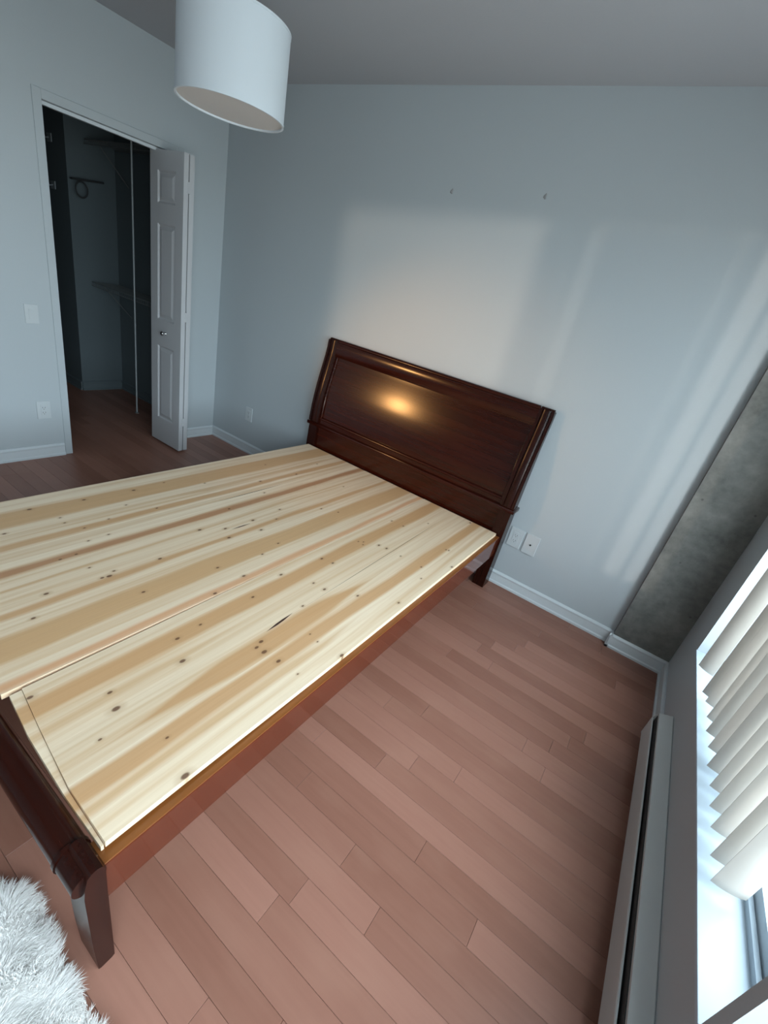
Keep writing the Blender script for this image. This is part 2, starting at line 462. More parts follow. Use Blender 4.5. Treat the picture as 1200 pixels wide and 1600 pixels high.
# ------------------------------------------------------------------ windows
def window(name, yr, sliding=True):
    y0, y1 = yr; z0, z1 = WZ
    w = empty(name, (4.09, (y0 + y1) / 2, z0)); w['kind'] = 'structure'
    off = w.location
    MB(off).box(WX - 0.004, 4.105, y0, y1, z0 - 0.012, z0, 0.0015).build('sill', M['vinyl'], w)
    fr = MB(off)
    def ring(xa, xb, t):
        fr.box(xa, xb, y0, y1, z0, z0 + t).box(xa, xb, y0, y1, z1 - t, z1)
        fr.box(xa, xb, y0, y0 + t, z0 + t, z1 - t).box(xa, xb, y1 - t, y1, z0 + t, z1 - t)
    ring(4.084, 4.096, 0.020); ring(4.096, 4.118, 0.010); ring(4.118, 4.130, 0.022); ring(4.130, 4.150, 0.010); ring(4.150, 4.165, 0.050)
    fr.build('window_frame', M['vinyl'], w)
    s = MB(off); ym = (y0 + y1) / 2
    for (a, b, xa) in (((y0 + 0.01, ym + 0.025, 4.100), (ym - 0.025, y1 - 0.01, 4.134)) if sliding else ((y0 + 0.01, y1 - 0.01, 4.134),)):
        t = 0.042
        s.box(xa, xa + 0.014, a, b, z0 + 0.011, z0 + 0.011 + t).box(xa, xa + 0.014, a, b, z1 - 0.011 - t, z1 - 0.011)
        s.box(xa, xa + 0.014, a, a + t, z0 + 0.011 + t, z1 - 0.011 - t).box(xa, xa + 0.014, b - t, b, z0 + 0.011 + t, z1 - 0.011 - t)
    s.build('sash', M['vinyl'], w)
    for (a, b, xa) in (((y0 + 0.05, ym - 0.015, 4.105), (ym + 0.015, y1 - 0.05, 4.139)) if sliding else ((y0 + 0.05, y1 - 0.05, 4.139),)):
        MB(off).box(xa, xa + 0.004, a, b, z0 + 0.052, z1 - 0.052).build('pane', M['glass'], w)
    return w
window('window_1', W1)
window('window_2', W2, False)

# ------------------------------------------------------------------ vertical blind in window_1
bl = empty('vertical_blind', (4.035, -1.05, 0.42), 0, 'off-white vertical blind with turned vinyl slats hanging in the window recess', 'blind')
off = bl.location
MB(off).box(4.005, 4.060, -1.84, -0.37, 2.135, 2.195, 0.004).build('headrail', M['vinyl'], bl)
slats = [(3.971, -0.536, 4.026, -0.572), (3.983, -0.727, 4.050, -0.750), (3.993, -0.782, 4.067, -0.800), (3.996, -0.877, 4.070, -0.895),
         (3.992, -0.962, 4.070, -0.970), (3.997, -1.042, 4.078, -1.050), (3.992, -1.137, 4.072, -1.140), (3.998, -1.220, 4.078, -1.218),
         (3.996, -1.303, 4.076, -1.296), (3.997, -1.379, 4.077, -1.372), (3.994, -1.474, 4.074, -1.464), (3.993, -1.549, 4.073, -1.537)]
for (xa, ya, xb, yb) in slats:
    a, b = Vector((xa, ya)), Vector((xb, yb)); d = b - a
    n = Vector((-d.y, d.x)).normalized()
    if n.y > 0: n = -n
    mid = (a + b) / 2
    top, bot = [], []
    K = 7
    pts = []
    for i in range(K):
        t = i / (K - 1); c = 0.007 * (1 - (2 * t - 1) ** 2)
        pts.append(a + d * t + n * c)
    poly = [(p.x, p.y) for p in pts] + [(p.x - n.x * 0.0009, p.y - n.y * 0.0009) for p in reversed(pts)]
    mm = MB((mid.x, mid.y, 0.42)).prism(poly, 'z', 0.42, 2.125)
    o = mm.build('slat', M['blind'], bl, smooth=30)
    o.location = (mid.x - off[0], mid.y - off[1], 0)
    hk = MB((mid.x, mid.y, 0.42)).box(mid.x - 0.004, mid.x + 0.004, mid.y - 0.002, mid.y + 0.002, 2.12, 2.137)
    hk.build('slat_clip', M['vinyl'], o)

# ------------------------------------------------------------------ baseboard heater under the window
HY0, HY1 = -3.3, -0.645
ht = empty('baseboard_heater', (3.94, (HY0 + HY1) / 2, 0.0), 0, 'long white electric baseboard heater fixed low under the window', 'heater')
off = ht.location
yA, yB_ = HY0 + 0.004, HY1 - 0.004
MB(off).prism([(WX - 0.019, 0.09), (WX - 0.012, 0.09), (WX - 0.012, 0.150), (WX, 0.155), (WX, 0.193), (WX - 0.004, 0.196), (3.931, 0.172), (3.931, 0.148), (3.935, 0.148), (3.935, 0.168), (WX - 0.012, 0.187), (WX - 0.019, 0.187)], 'y', yA, yB_).build('top_hood', M['enamel'], ht)
MB(off).prism([(3.922, 0.137), (3.918, 0.138), (3.916, 0.134), (3.914, 0.040), (3.918, 0.034), (3.948, 0.030), (3.948, 0.034), (3.921, 0.038), (3.920, 0.130)], 'y', yA, yB_).build('front_panel', M['enamel'], ht)
MB(off).box(3.928, 3.962, HY0 + 0.006, HY1 - 0.006, 0.040, 0.160).build('dark_slot_fill', M['dark'], ht)  # solid near-black block; the shade inside the slot is put into its colour
for ye in (HY0, HY1 - 0.004):
    MB(off).prism([(WX - 0.019, 0.028), (3.916, 0.030), (3.914, 0.036), (3.916, 0.136), (3.930, 0.172), (WX - 0.019, 0.187)], 'y', ye, ye + 0.004).build('end_cap', M['enamel'], ht)
for yy in (HY0 + 0.3, -1.9):
    MB(off).box(3.950, WX - 0.018, yy, yy + 0.03, 0.0, 0.032).build('mount_foot', M['dark'], ht)

# ------------------------------------------------------------------ bed
BXC, BYC, BR = 2.0785, -0.1347, -0.0104
HW = 0.832          # half width over the posts
bed = empty('sleigh_bed', (BXC, BYC, 0), BR, 'dark glossy cherry sleigh bed frame standing against the far wall', 'bed')
BO = (BXC, BYC, 0)
XL, XR = BXC - HW, BXC + HW
# curve of the post front, y against z
FR = [(-0.128, 0.0), (-0.126, 0.20), (-0.124, 0.50), (-0.121, 0.60), (-0.116, 0.68), (-0.107, 0.76), (-0.094, 0.84), (-0.078, 0.92), (-0.063, 0.99), (-0.050, 1.05), (-0.042, 1.10), (-0.040, 1.135), (-0.038, 1.158), (-0.031, 1.170)]
RE = [(-0.014, 1.170), (-0.012, 1.155), (-0.012, 1.05), (-0.016, 0.90), (-0.024, 0.70), (-0.030, 0.50), (-0.031, 0.0)]
def front(z):
    for (y0, z0), (y1, z1) in zip(FR[:-1], FR[1:]):
        if z0 <= z <= z1: return y0 + (y1 - y0) * (z - z0) / (z1 - z0)
    return FR[-1][0]
def curved(zs, d0, d1):
    """closed (y,z) outline following the front curve between offsets d0 (front) and d1 (behind)"""
    return [(front(z) + d0, z) for z in zs] + [(front(z) + d1, z) for z in reversed(zs)]
def zr(a, b, n): return [a + (b - a) * i / (n - 1) for i in range(n)]
PWD = 0.088
for (xa, xb) in ((XL, XL + PWD), (XR - PWD, XR)):
    p = MB(BO); p.prism([(y, z) for y, z in FR] + RE, 'x', xa + 0.006, xb - 0.006)
    for e0, e1 in ((xa, xa + 0.017), (xb - 0.017, xb)):                          # raised beads down both edges of the post
        zz = zr(0.575, 1.158, 22)
        p.prism([(front(z) - 0.007, z) for z in zz] + [(front(z) + 0.03, z) for z in reversed(zz)], 'x', e0, e1)
    # half-round between the beads
    zz = zr(0.575, 1.160, 22); w = (xb - xa) - 0.034; K = 9
    cols = []
    for i in range(K):
        t = i / (K - 1); bulge = 0.009 * math.sqrt(max(0.0, 1 - (2 * t - 1) ** 2))
        cols.append([p.v((xa + 0.017 + w * t, front(z) - bulge + 0.001, z)) for z in zz])
    for i in range(K - 1):
        for j in range(len(zz) - 1): p.bm.faces.new((cols[i][j], cols[i + 1][j], cols[i + 1][j + 1], cols[i][j + 1]))
    p.build('headboard_post', M['cherry_z'], bed, smooth=35)
xi0, xi1 = XL + PWD, XR - PWD
MB(BO).prism(curved(zr(0.60, 1.08, 20), 0.022, 0.034), 'x', xi0 - 0.004, xi1 + 0.004).build('headboard_panel', M['cherry_x'], bed, smooth=35)
MB(BO).prism([(front(0.2) + 0.016, 0.20), (front(0.55) + 0.016, 0.56), (front(0.55) + 0.05, 0.56), (front(0.2) + 0.05, 0.20)], 'x', xi0 - 0.004, xi1 + 0.004).build('lower_panel', M['cherry_x'], bed)
MB(BO).prism([(-0.046, 1.055), (-0.050, 1.062), (-0.058, 1.120), (-0.050, 1.148), (-0.032, 1.160), (-0.018, 1.160), (-0.018, 1.055)], 'x', xi0 - 0.002, xi1 + 0.002).tube([(xi0, -0.030, 1.158), (xi1, -0.030, 1.158)], 0.014, 12).build('top_rail', M['cherry_x'], bed, smooth=40)
MB(BO).box(XL - 0.010, XR + 0.010, front(0.55) - 0.014, -0.030, 0.545, 0.570, 0.005).build('ledge_molding', M['cherry_x'], bed, smooth=40)
# bead framing the curved panel
bd = MB(BO)
zz = zr(0.606, 1.05, 18)
for xa in (xi0 + 0.006, xi1 - 0.006): bd.tube([(xa, front(z) + 0.018, z) for z in zz], 0.007, 8)
bd.tube([(xi0, front(0.606) + 0.016, 0.606), (xi1, front(0.606) + 0.016, 0.606)], 0.010, 10)
bd.prism(curved(zr(0.568, 0.606, 4), 0.010, 0.03), 'x', xi0 - 0.002, xi1 + 0.002)
bd.build('panel_bead', M['cherry_x'], bed, smooth=40)
# side rails
RO = 0.812
YF = -2.425
for sx in (-1, 1):
    xa, xb = sorted((BXC + sx * (RO - 0.034), BXC + sx * RO))
    MB(BO).box(xa, xb, YF, -0.115, 0.240, 0.3715, 0.0025).build('side_rail', M['cherry_rail'], bed)
    q0, q1 = sorted((BXC + sx * (RO - 0.060), BXC + sx * (RO - 0.0015)))
    MB(BO).box(q0, q1, YF, -0.125, 0.3600, 0.3745, 0.001).build('rail_ledge', M['ledge'], bed)
    xa, xb = sorted((BXC + sx * (RO - 0.060), BXC + sx * (RO - 0.034)))
    MB(BO).box(xa, xb, YF + 0.02, -0.14, 0.315, 0.345).build('cleat', M['slat_wood'], bed)
for i in range(5):
    yy = -0.30 - i * 0.47
    MB(BO).box(BXC - RO + 0.035, BXC + RO - 0.035, yy - 0.045, yy + 0.045, 0.345, 0.3745).build('support_slat', M['slat_wood'], bed)
# footboard: two posts, a low panel and a rolled top
def scroll(c, r, a0, a1, n): return [(c[0] + r * math.cos(a0 + (a1 - a0) * i / (n - 1)), c[1] + r * math.sin(a0 + (a1 - a0) * i / (n - 1))) for i in range(n)]
leg_prof = [(-2.428, 0.004), (-2.430, 0.395), (-2.434, 0.408), (-2.444, 0.414), (-2.456, 0.412), (-2.464, 0.402), (-2.470, 0.375), (-2.473, 0.34), (-2.472, 0.28), (-2.469, 0.12), (-2.464, 0.004), (-2.458, 0.0), (-2.434, 0.0)]
RC, RR = (-2.4565, 0.3700), 0.034
def disc(r): return scroll(RC, r, 0, 2 * math.pi * 23 / 24, 24)
for (xa, xb, xin) in ((XL, XL + PWD, 1), (XR - PWD, XR, -1)):
    f = MB(BO); f.prism(leg_prof, 'x', xa + 0.003, xb - 0.003)
    c0 = xb if xin > 0 else xa
    f.prism(disc(0.0365), 'x', c0 - 0.005, c0 + 0.005)
    q0, q1 = sorted((c0, (xa if xin > 0 else xb) + xin * 0.014))
    f.prism(disc(0.0335), 'x', q0, q1)
    f.build('footboard_post', M['cherry_z'], bed, smooth=35)
MB(BO).prism(disc(RR), 'x', xi0, xi1).build('footboard_roll', M['cherry_x'], bed, smooth=40)
MB(BO).prism([(-2.433, 0.20), (-2.433, 0.365), (-2.475, 0.365), (-2.466, 0.31), (-2.462, 0.20)], 'x', xi0 - 0.002, xi1 + 0.002).build('footboard_panel', M['cherry_x'], bed, smooth=35)

# ------------------------------------------------------------------ pine deck: three loose panels of edge-glued boards
ZT, ZB = 0.3935, 0.3755
TAN = (0.58, 0.32, 0.145); TAN2 = (0.61, 0.365, 0.18); RED = (0.43, 0.195, 0.085); PEACH = (0.68, 0.34, 0.17)
panels = [
 dict(x=(1.2898, 1.8415), cuts=[1.388, 1.47, 1.55, 1.626, 1.69, 1.728, 1.789], yb=-0.142, ye=-2.405,
      bands=[(1.388, 1.512, None, 0, TAN2, 0.9), (1.630, 1.676, None, 0, TAN, 0.8), (1.792, 1.838, None, 0, RED, 0.85), (1.56, 1.60, -1.2, -0.5, TAN2, 0.6)],
      knots=[(1.403, -1.983, 9), (1.419, -1.776, 8), (1.428, -1.551, 9), (1.415, -1.383, 5), (1.527, -1.92, 5), (1.576, -1.924, 5), (1.549, -1.654, 5), (1.642, -1.559, 6), (1.653, -1.883, 5), (1.631, -1.774, 5), (1.55, -2.122, 7), (1.748, -1.834, 5), (1.819, -1.99, 6), (1.822, -2.046, 6), (1.753, -1.915, 5), (1.515, -1.206, 5), (1.637, -0.916, 8), (1.66, -0.641, 7), (1.764, -0.998, 6), (1.817, -1.279, 7), (1.46, -0.72, 5), (1.60, -0.38, 5)],
      cracks=[(1.725, -1.32, -0.80, 0.0022, 0.008)],
      label='loose pine deck panel along the far long side of the bed'),
 dict(x=(1.8425, 2.336), cuts=[1.913, 2.013, 2.051, 2.122, 2.205, 2.275], yb=-0.140, ye=-2.405,
      bands=[(1.898, 1.915, None, 0, TAN2, 0.8), (2.013, 2.051, None, 0, TAN, 0.85), (2.122, 2.232, None, 0, TAN2, 0.95), (2.300, 2.336, None, 0, PEACH, 0.8)],
      knots=[(1.927, -1.994, 5), (2.01, -1.99, 7), (1.912, -1.516, 9), (1.964, -1.415, 8), (1.971, -1.256, 9), (2.064, -1.284, 8), (2.037, -1.451, 9), (1.994, -1.94, 6), (2.016, -1.771, 8), (2.014, -1.967, 10), (1.992, -2.161, 8), (2.089, -2.236, 7), (2.167, -1.926, 7), (1.956, -1.061, 7), (2.024, -1.148, 6), (2.07, -0.854, 6), (2.197, -1.632, 7), (2.227, -1.42, 6), (2.326, -1.74, 8), (2.304, -1.586, 8), (2.15, -0.8, 5), (1.94, -0.5, 5), (2.20, -1.3, 6)],
      cracks=[(1.985, -1.40, -1.28, 0.0035, 0.03)],
      label='loose pine deck panel in the middle of the bed'),
 dict(x=(2.3385, 2.8672), cuts=[2.392, 2.478, 2.575, 2.695, 2.762, 2.80], yb=-0.138, ye=-2.385,
      bands=[(2.396, 2.472, None, 0, TAN, 0.9), (2.612, 2.690, -1.90, -1.55, TAN, 0.9), (2.698, 2.764, None, 0, TAN, 0.9), (2.50, 2.535, -2.4, -2.1, TAN2, 0.6), (2.765, 2.80, -2.4, -1.8, TAN2, 0.7), (2.80, 2.83, -0.5, 0.2, TAN2, 0.6)],
      knots=[(2.389, -1.46, 8), (2.43, -1.646, 7), (2.434, -1.879, 6), (2.443, -1.971, 8), (2.536, -2.014, 10), (2.573, -1.388, 8), (2.515, -1.393, 6), (2.59, -1.535, 6), (2.631, -1.781, 9), (2.642, -1.81, 8), (2.674, -1.805, 11), (2.736, -1.799, 9), (2.818, -1.792, 4), (2.717, -1.627, 4), (2.761, -1.635, 4), (2.863, -1.62, 9), (2.860, -2.221, 11), (2.39, -2.361, 8), (2.507, -2.217, 7), (2.568, -2.232, 11), (2.629, -2.303, 5), (2.739, -2.192, 5), (2.504, -0.891, 8), (2.547, -0.882, 8), (2.451, -0.958, 5), (2.417, -0.954, 5), (2.411, -1.226, 8), (2.466, -1.211, 7), (2.634, -0.88, 5), (2.691, -1.309, 7), (2.756, -0.606, 6), (2.769, -0.599, 6), (2.755, -0.875, 6), (2.806, -0.962, 5), (2.835, -1.205, 7), (2.858, -0.736, 7), (2.538, -0.426, 5), (2.391, -0.603, 6), (2.466, -0.594, 6), (2.436, -0.935, 5), (2.698, -0.161, 9)],
      cracks=[(2.602, -1.70, -0.12, 0.0013, -0.0255), (2.607, -1.74, -1.59, 0.0045, -0.09)],
      label='loose pine deck panel nearest the window, its foot corner curling up'),
]
def sst(t): t = max(0.0, min(1.0, t)); return t * t * (3 - 2 * t)
R2 = Matrix.Rotation(BR, 3, 'Z')
for pi_, P in enumerate(panels):
    x0, x1 = P['x']; px = (x0 + x1) / 2; py = (P['yb'] + P['ye']) / 2
    wp = Vector((BXC, BYC, 0)) + R2 @ Vector((px - BXC, py - BYC, 0))
    root = empty('bed_deck_panel', (wp.x, wp.y, ZB), BR, P['label'], 'bed panel', 'pine panels of the bed deck')
    o3 = (px, py, ZB)
    mat = m_pine('knotty_pine', [(a - px, b - px, None if ya is None else ya - py, yb - py, c, am) for a, b, ya, yb, c, am in P['bands']],
                 [(kx - px, ky - py, rr * 0.0006) for kx, ky, rr in P['knots']],
                 [(kx - px, a - py, b - py, wd, sl) for kx, a, b, wd, sl in P['cracks']])
    xs = [x0] + P['cuts'] + [x1]
    for i, (a, b) in enumerate(zip(xs[:-1], xs[1:])):
        mm = MB(o3); N = 14
        def zoff(x, yv):
            z = 0.0
            if pi_ == 2:
                z += 0.012 * sst((x - 2.50) / 0.36) * sst((-yv - 1.55) / 0.85)
            return z
        def yend(x):
            if pi_ != 2: return P['ye']
            pts = [(2.33, -2.361), (2.50, -2.383), (2.70, -2.405), (2.87, -2.410)]
            for (xa_, ya0), (xb_, yb0) in zip(pts[:-1], pts[1:]):
                if x <= xb_: return ya0 + (yb0 - ya0) * (x - xa_) / (xb_ - xa_)
            return -2.41
        rings = []
        for j in range(N + 1):
            ya_ = P['yb'] + (yend(a) - P['yb']) * j / N; yb2 = P['yb'] + (yend(b) - P['yb']) * j / N; yv = (ya_ + yb2) / 2
            sh = 0.009 * sst((-yv - 1.2) / 1.2) if (pi_ == 2 and i == 0) else 0
            aa, bb = a + 0.00005 + sh, b - 0.00005
            c = 0.0001
            pr = [(aa, ZB), (bb, ZB), (bb, ZT - c), (bb - c, ZT), (aa + c, ZT), (aa, ZT - c)]
            rings.append([mm.v((x, ya_ + (yb2 - ya_) * (x - a) / (b - a), z + zoff(x, yv))) for x, z in pr])
        for j in range(N):
            for k in range(6): mm.bm.faces.new((rings[j][k], rings[j][(k + 1) % 6], rings[j + 1][(k + 1) % 6], rings[j + 1][k]))
        mm.bm.faces.new(rings[0]); mm.bm.faces.new(rings[-1][::-1])
        mm.build('board', mat, root)
    if pi_ == 2:   # light cross strip on the foot end of the panel
        MB(o3).prism([(2.350, -2.3645), (2.50, -2.3838), (2.70, -2.4062), (2.862, -2.4110), (2.862, -2.4170), (2.70, -2.4165), (2.50, -2.4080), (2.350, -2.3920)], 'z', ZB, ZT - 0.0025).build('end_strip', mat, root)

# ------------------------------------------------------------------ pendant lamp
LC = (1.465, -1.133, 2.05)
pl = empty('pendant_lamp', (LC[0], LC[1], 2.05), 0, 'white fabric drum pendant lamp hanging unlit from the ceiling', 'lamp')
R_, HS = 0.211, 0.285
MB(LC).lathe([(R_, 0), (R_ * 0.985, HS), (R_ * 0.985 - 0.003, HS), (R_ - 0.003, 0)], LC, 72, True).build('lamp_shade', M['shade'], pl, smooth=40)
MB(LC).lathe([(R_ + 0.0015, -0.001), (R_ + 0.0015, 0.008), (R_ - 0.006, 0.008), (R_ - 0.006, -0.001)], LC, 72, True).build('lower_ring', M['shade'], pl, smooth=40)
MB(LC).lathe([(R_ * 0.985 + 0.0015, HS - 0.006), (R_ * 0.985 + 0.0015, HS + 0.001), (R_ * 0.985 - 0.006, HS + 0.001), (R_ * 0.985 - 0.006, HS - 0.006)], LC, 72, True).build('upper_ring', M['shade'], pl, smooth=40)
MB(LC).lathe([(0.0001, 0.006), (R_ - 0.004, 0.006), (R_ - 0.004, 0.010), (0.0001, 0.010)], LC, 72).build('diffuser', M['diffuser'], pl, smooth=40)
sp_ = MB(LC)
for k in range(3):
    a = 2 * math.pi * k / 3
    sp_.tube([(LC[0], LC[1], LC[2] + HS - 0.01), (LC[0] + (R_ - 0.006) * math.cos(a), LC[1] + (R_ - 0.006) * math.sin(a), LC[2] + HS - 0.004)], 0.0025, 6)
sp_.lathe([(0.018, HS - 0.10), (0.018, HS - 0.005), (0.010, HS + 0.01)], LC, 20)
sp_.build('spider', M['chrome'], pl, smooth=40)
MB(LC).tube([(LC[0], LC[1], LC[2] + HS), (LC[0], LC[1], H - 0.02)], 0.003, 8).build('cord', M['plastic'], pl, smooth=60)
MB(LC).lathe([(0.06, H - LC[2] - 0.025), (0.062, H - LC[2] - 0.003), (0.062, H - LC[2] - 0.0005)], LC, 32).build('ceiling_canopy', M['plastic'], pl, smooth=40)

# ------------------------------------------------------------------ folded closet door
dr = empty('door_1', (-0.05, -0.47, 0.012)); dr['kind'] = 'structure'
dr['label'] = 'white moulded bifold closet door folded open at the right of the doorway'
off = (-0.05, -0.47, 0.012)
def leaf(xa, xb, yf, yb, face):
    """face -1: moulded side looks towards -y"""
    z0, z1 = 0.012, 2.035
    mm = MB(off); st = 0.085; w = xb - xa
    zs = [(0.215, 0.795), (0.985, 1.615), (1.735, 1.925)]
    yp = yf - face * 0.007      # recessed field
    mm.box(xa, xa + st, min(yf, yb), max(yf, yb), z0, z1).box(xb - st, xb, min(yf, yb), max(yf, yb), z0, z1)
    zc = z0
    for (a, b) in zs + [(z1, None)]:
        mm.box(xa + st, xb - st, min(yf, yb), max(yf, yb), zc, a); zc = b
    lf = mm.build('door_leaf', M['door'], dr)
    for (a, b) in zs:
        pm = MB(off)
        X0, X1 = xa + st, xb - st
        loops = []
        for ins, d in ((0.0, 0.0), (0.010, 0.009), (0.018, 0.009), (0.040, 0.002)):
            yv = yf - face * d
            loops.append([pm.v(q) for q in ((X0 + ins, yv, a + ins), (X1 - ins, yv, a + ins), (X1 - ins, yv, b - ins), (X0 + ins, yv, b - ins))])
        for l0, l1 in zip(loops[:-1], loops[1:]):
            for k in range(4): pm.bm.faces.new((l0[k], l0[(k + 1) % 4], l1[(k + 1) % 4], l1[k]))
        pm.bm.faces.new(loops[-1])
        bk = [pm.v(q) for q in ((X0, yb, a), (X1, yb, a), (X1, yb, b), (X0, yb, b))]
        pm.bm.faces.new(bk[::-1])
        for k in range(4): pm.bm.faces.new((loops[0][k], loops[0][(k + 1) % 4], bk[(k + 1) % 4], bk[k]))
        pm.build('raised_panel', M['door'], lf)
    return lf
l1 = leaf(-0.100, 0.272, -0.533, -0.499, -1)
l2 = leaf(-0.098, 0.268, -0.454, -0.489, 1)
kc = Vector((0.085, -0.533, 0.895))
kb = MB(off)
prof = [(0.0001, 0.0), (0.011, 0.0), (0.010, 0.004), (0.006, 0.008), (0.006, 0.016), (0.014, 0.022), (0.016, 0.030), (0.012, 0.036), (0.0001, 0.038)]
rings = []
for rr, d in prof:
    rings.append([kb.v((kc.x + rr * math.cos(2 * math.pi * k / 20), kc.y - d, kc.z + rr * math.sin(2 * math.pi * k / 20))) for k in range(20)])
for a, b in zip(rings[:-1], rings[1:]):
    for k in range(20): kb.bm.faces.new((a[k], a[(k + 1) % 20], b[(k + 1) % 20], b[k]))
kb.build('door_knob', M['chrome'], l1, smooth=50)
for zz in (0.22, 1.02, 1.82):
    MB(off).box(0.262, 0.2735, -0.506, -0.483, zz, zz + 0.065, 0.001).build('hinge', M['door'], dr)
MB(off).box(-0.065, -0.035, DY0 + 0.003, DY1 - 0.003, DZ - 0.018, DZ - 0.001).build('top_track', M['trim'], dr)
MB(off).tube([(-0.06, -0.4715, 0.0), (-0.06, -0.4715, 0.02)], 0.005, 8).build('pivot_pin', M['chrome'], dr)
MB(off).box(-0.085, -0.035, -0.486, -0.40, 0.0, 0.005).build('floor_bracket', M['chrome'], dr)

# ------------------------------------------------------------------ closet fittings
def wire_shelf(z, label):
    w = empty('wire_shelf', (-0.95, -0.035, z), 0, label, 'shelf', 'wire shelves in the closet')
    off = w.location
    mm = MB(off)
    for yv in (-0.040, -0.165, -0.292): mm.tube([(-1.44, yv, z), (-0.15, yv, z)], 0.004, 6)
    mm.tube([(-1.44, -0.296, z - 0.03), (-0.15, -0.296, z - 0.03)], 0.004, 6)
    mm.build('shelf_rail', M['wire'], w)
    cr = MB(off)
    for i in range(44):
        x = -1.43 + i * 0.0295
        cr.tube([(x, -0.040, z + 0.004), (x, -0.294, z + 0.004), (x, -0.300, z - 0.03)], 0.0016, 4)
    cr.build('cross_wire', M['wire'], w, kind='stuff')
    for x in (-1.25, -0.35):
        MB(off).tube([(x, -0.290, z - 0.005), (x, -0.036, z - 0.26)], 0.005, 6).build('brace', M['wire'], w)
    return w
wire_shelf(2.10, 'upper wire shelf on the right-hand closet wall')
wire_shelf(1.02, 'lower wire shelf on the right-hand closet wall')
po = empty('shelf_pole', (-0.70, -0.318, 0), 0, 'tall slim white pole standing in front of the closet wire shelves', 'pole')
MB(po.location).tube([(-0.70, -0.318, 0.0), (-0.70, -0.318, 2.13)], 0.0065, 12).build('pole_tube', M['pole'], po, smooth=50)
MB(po.location).lathe([(0.017, 0.0), (0.017, 0.006), (0.010, 0.012)], (-0.70, -0.318, 0.0), 16).build('pole_foot', M['wire'], po)
rd = empty('closet_rod', (-1.40, -0.2, 1.80), 0, 'short dark hanging rod fixed across the back of the closet', 'rod')
MB(rd.location).tube([(-1.40, -0.428, 1.795), (-1.40, -0.17, 1.830)], 0.007, 10).build('rod_bar', M['black'], rd, smooth=50)
MB(rd.location).tube([(-1.465, -0.41, 1.797), (-1.40, -0.41, 1.797)], 0.006, 8).build('rod_bracket', M['black'], rd)
MB(rd.location).tube([(-1.465, -0.18, 1.829), (-1.40, -0.18, 1.829)], 0.006, 8).build('rod_bracket', M['black'], rd)
rg = MB((-1.40, -0.365, 1.72)).tube([(-1.388 , -0.360 + 0.047 * math.cos(a), 1.733 + 0.058 * math.sin(a)) for a in [2 * math.pi * k / 24 for k in range(24)]], 0.006, 8, True)
o = rg.build('hanging_ring', M['black'], None, smooth=60); o.location = (-1.40, -0.365, 1.72)
tag(o, 'dark ring hanging from the closet rod', 'ring')
for z, lab in ((2.055, 'upper small wall hook on the shaded closet wall'), (1.72, 'lower small wall hook on the shaded closet wall')):
    hk = empty('wall_hook', (-1.71, -0.43, z), 0, lab, 'hook', 'small hooks on the closet wall')
    MB(hk.location).box(-1.755, -1.675, -0.438, -0.4302, z - 0.030, z + 0.030, 0.003).build('hook_plate', M['hook'], hk)
    MB(hk.location).tube([(-1.715, -0.438, z), (-1.715, -0.465, z - 0.01), (-1.715, -0.472, z + 0.012)], 0.006, 8).build('hook_peg', M['hook'], hk)

# ------------------------------------------------------------------ wall plates and marks
def plate(name, axis, c, w, h, label, cat, kind, group=None):
    """axis 'far' = on the far wall (faces -y), 'left' = on the left wall (faces +x)"""
    rz = 0 if axis == 'far' else math.radians(90)
    e = empty(name, c, rz, label, cat, group)
    MB().box(-w / 2, w / 2, -0.0065, 0, -h / 2, h / 2, 0.002).build('cover_plate', M['plastic'], e)
    if kind == 'outlet':
        MB().box(-w * 0.22, w * 0.22, -0.0085, -0.006, -h * 0.29, h * 0.29, 0.0008).build('socket_insert', M['plastic'], e)
        for s in (-1, 1):
            sl = MB()
            zc = s * h * 0.14
            sl.box(-0.008, -0.006, -0.0089, -0.008, zc - 0.004, zc + 0.005).box(0.006, 0.008, -0.0089, -0.008, zc - 0.004, zc + 0.005).box(-0.002, 0.002, -0.0089, -0.008, zc - 0.012, zc - 0.008)
            sl.build('socket_slots', M['dark'], e)
    elif kind == 'jack':
        mm = MB()
        mm.bm.verts.ensure_lookup_table()
        mm.tube([(0, -0.0068, 0), (0, -0.0125, 0)], 0.0055, 12)
        mm.build('jack', M['dark'], e)
        for s in (-1, 1):
            MB().tube([(0, -0.0060, s * h * 0.36), (0, -0.0072, s * h * 0.36)], 0.003, 10).build('screw', M['plastic'], e)
    elif kind == 'switch':
        MB().box(-w * 0.22, w * 0.22, -0.0085, -0.006, -h * 0.29, h * 0.29, 0.0008).build('switch_frame', M['plastic'], e)
        MB().prism([(-0.0085, -h * 0.26), (-0.0085, h * 0.26), (-0.012, h * 0.26), (-0.0095, -h * 0.02)], 'x', -w * 0.18, w * 0.18).build('rocker', M['plastic'], e)
    return e
plate('wall_outlet', 'far', (2.957, 0, 0.360), 0.086, 0.130, 'white electrical outlet close beside the right bed post on the far wall', 'outlet', 'outlet', 'electrical outlets')
plate('cable_plate', 'far', (3.058, 0, 0.358), 0.086, 0.133, 'white wall plate with one round black cable jack, right of the outlet', 'wall plate', 'jack')
plate('wall_outlet', 'far', (0.472, 0, 0.345), 0.080, 0.120, 'white electrical outlet low on the far wall left of the bed', 'outlet', 'outlet', 'electrical outlets')
plate('wall_outlet', 'left', (0, -1.353, 0.338), 0.080, 0.120, 'white electrical outlet low on the wall left of the closet doorway', 'outlet', 'outlet', 'electrical outlets')
plate('light_switch', 'left', (0, -1.360, 0.945), 0.072, 0.112, 'white light switch on the wall left of the closet doorway', 'switch', 'switch')
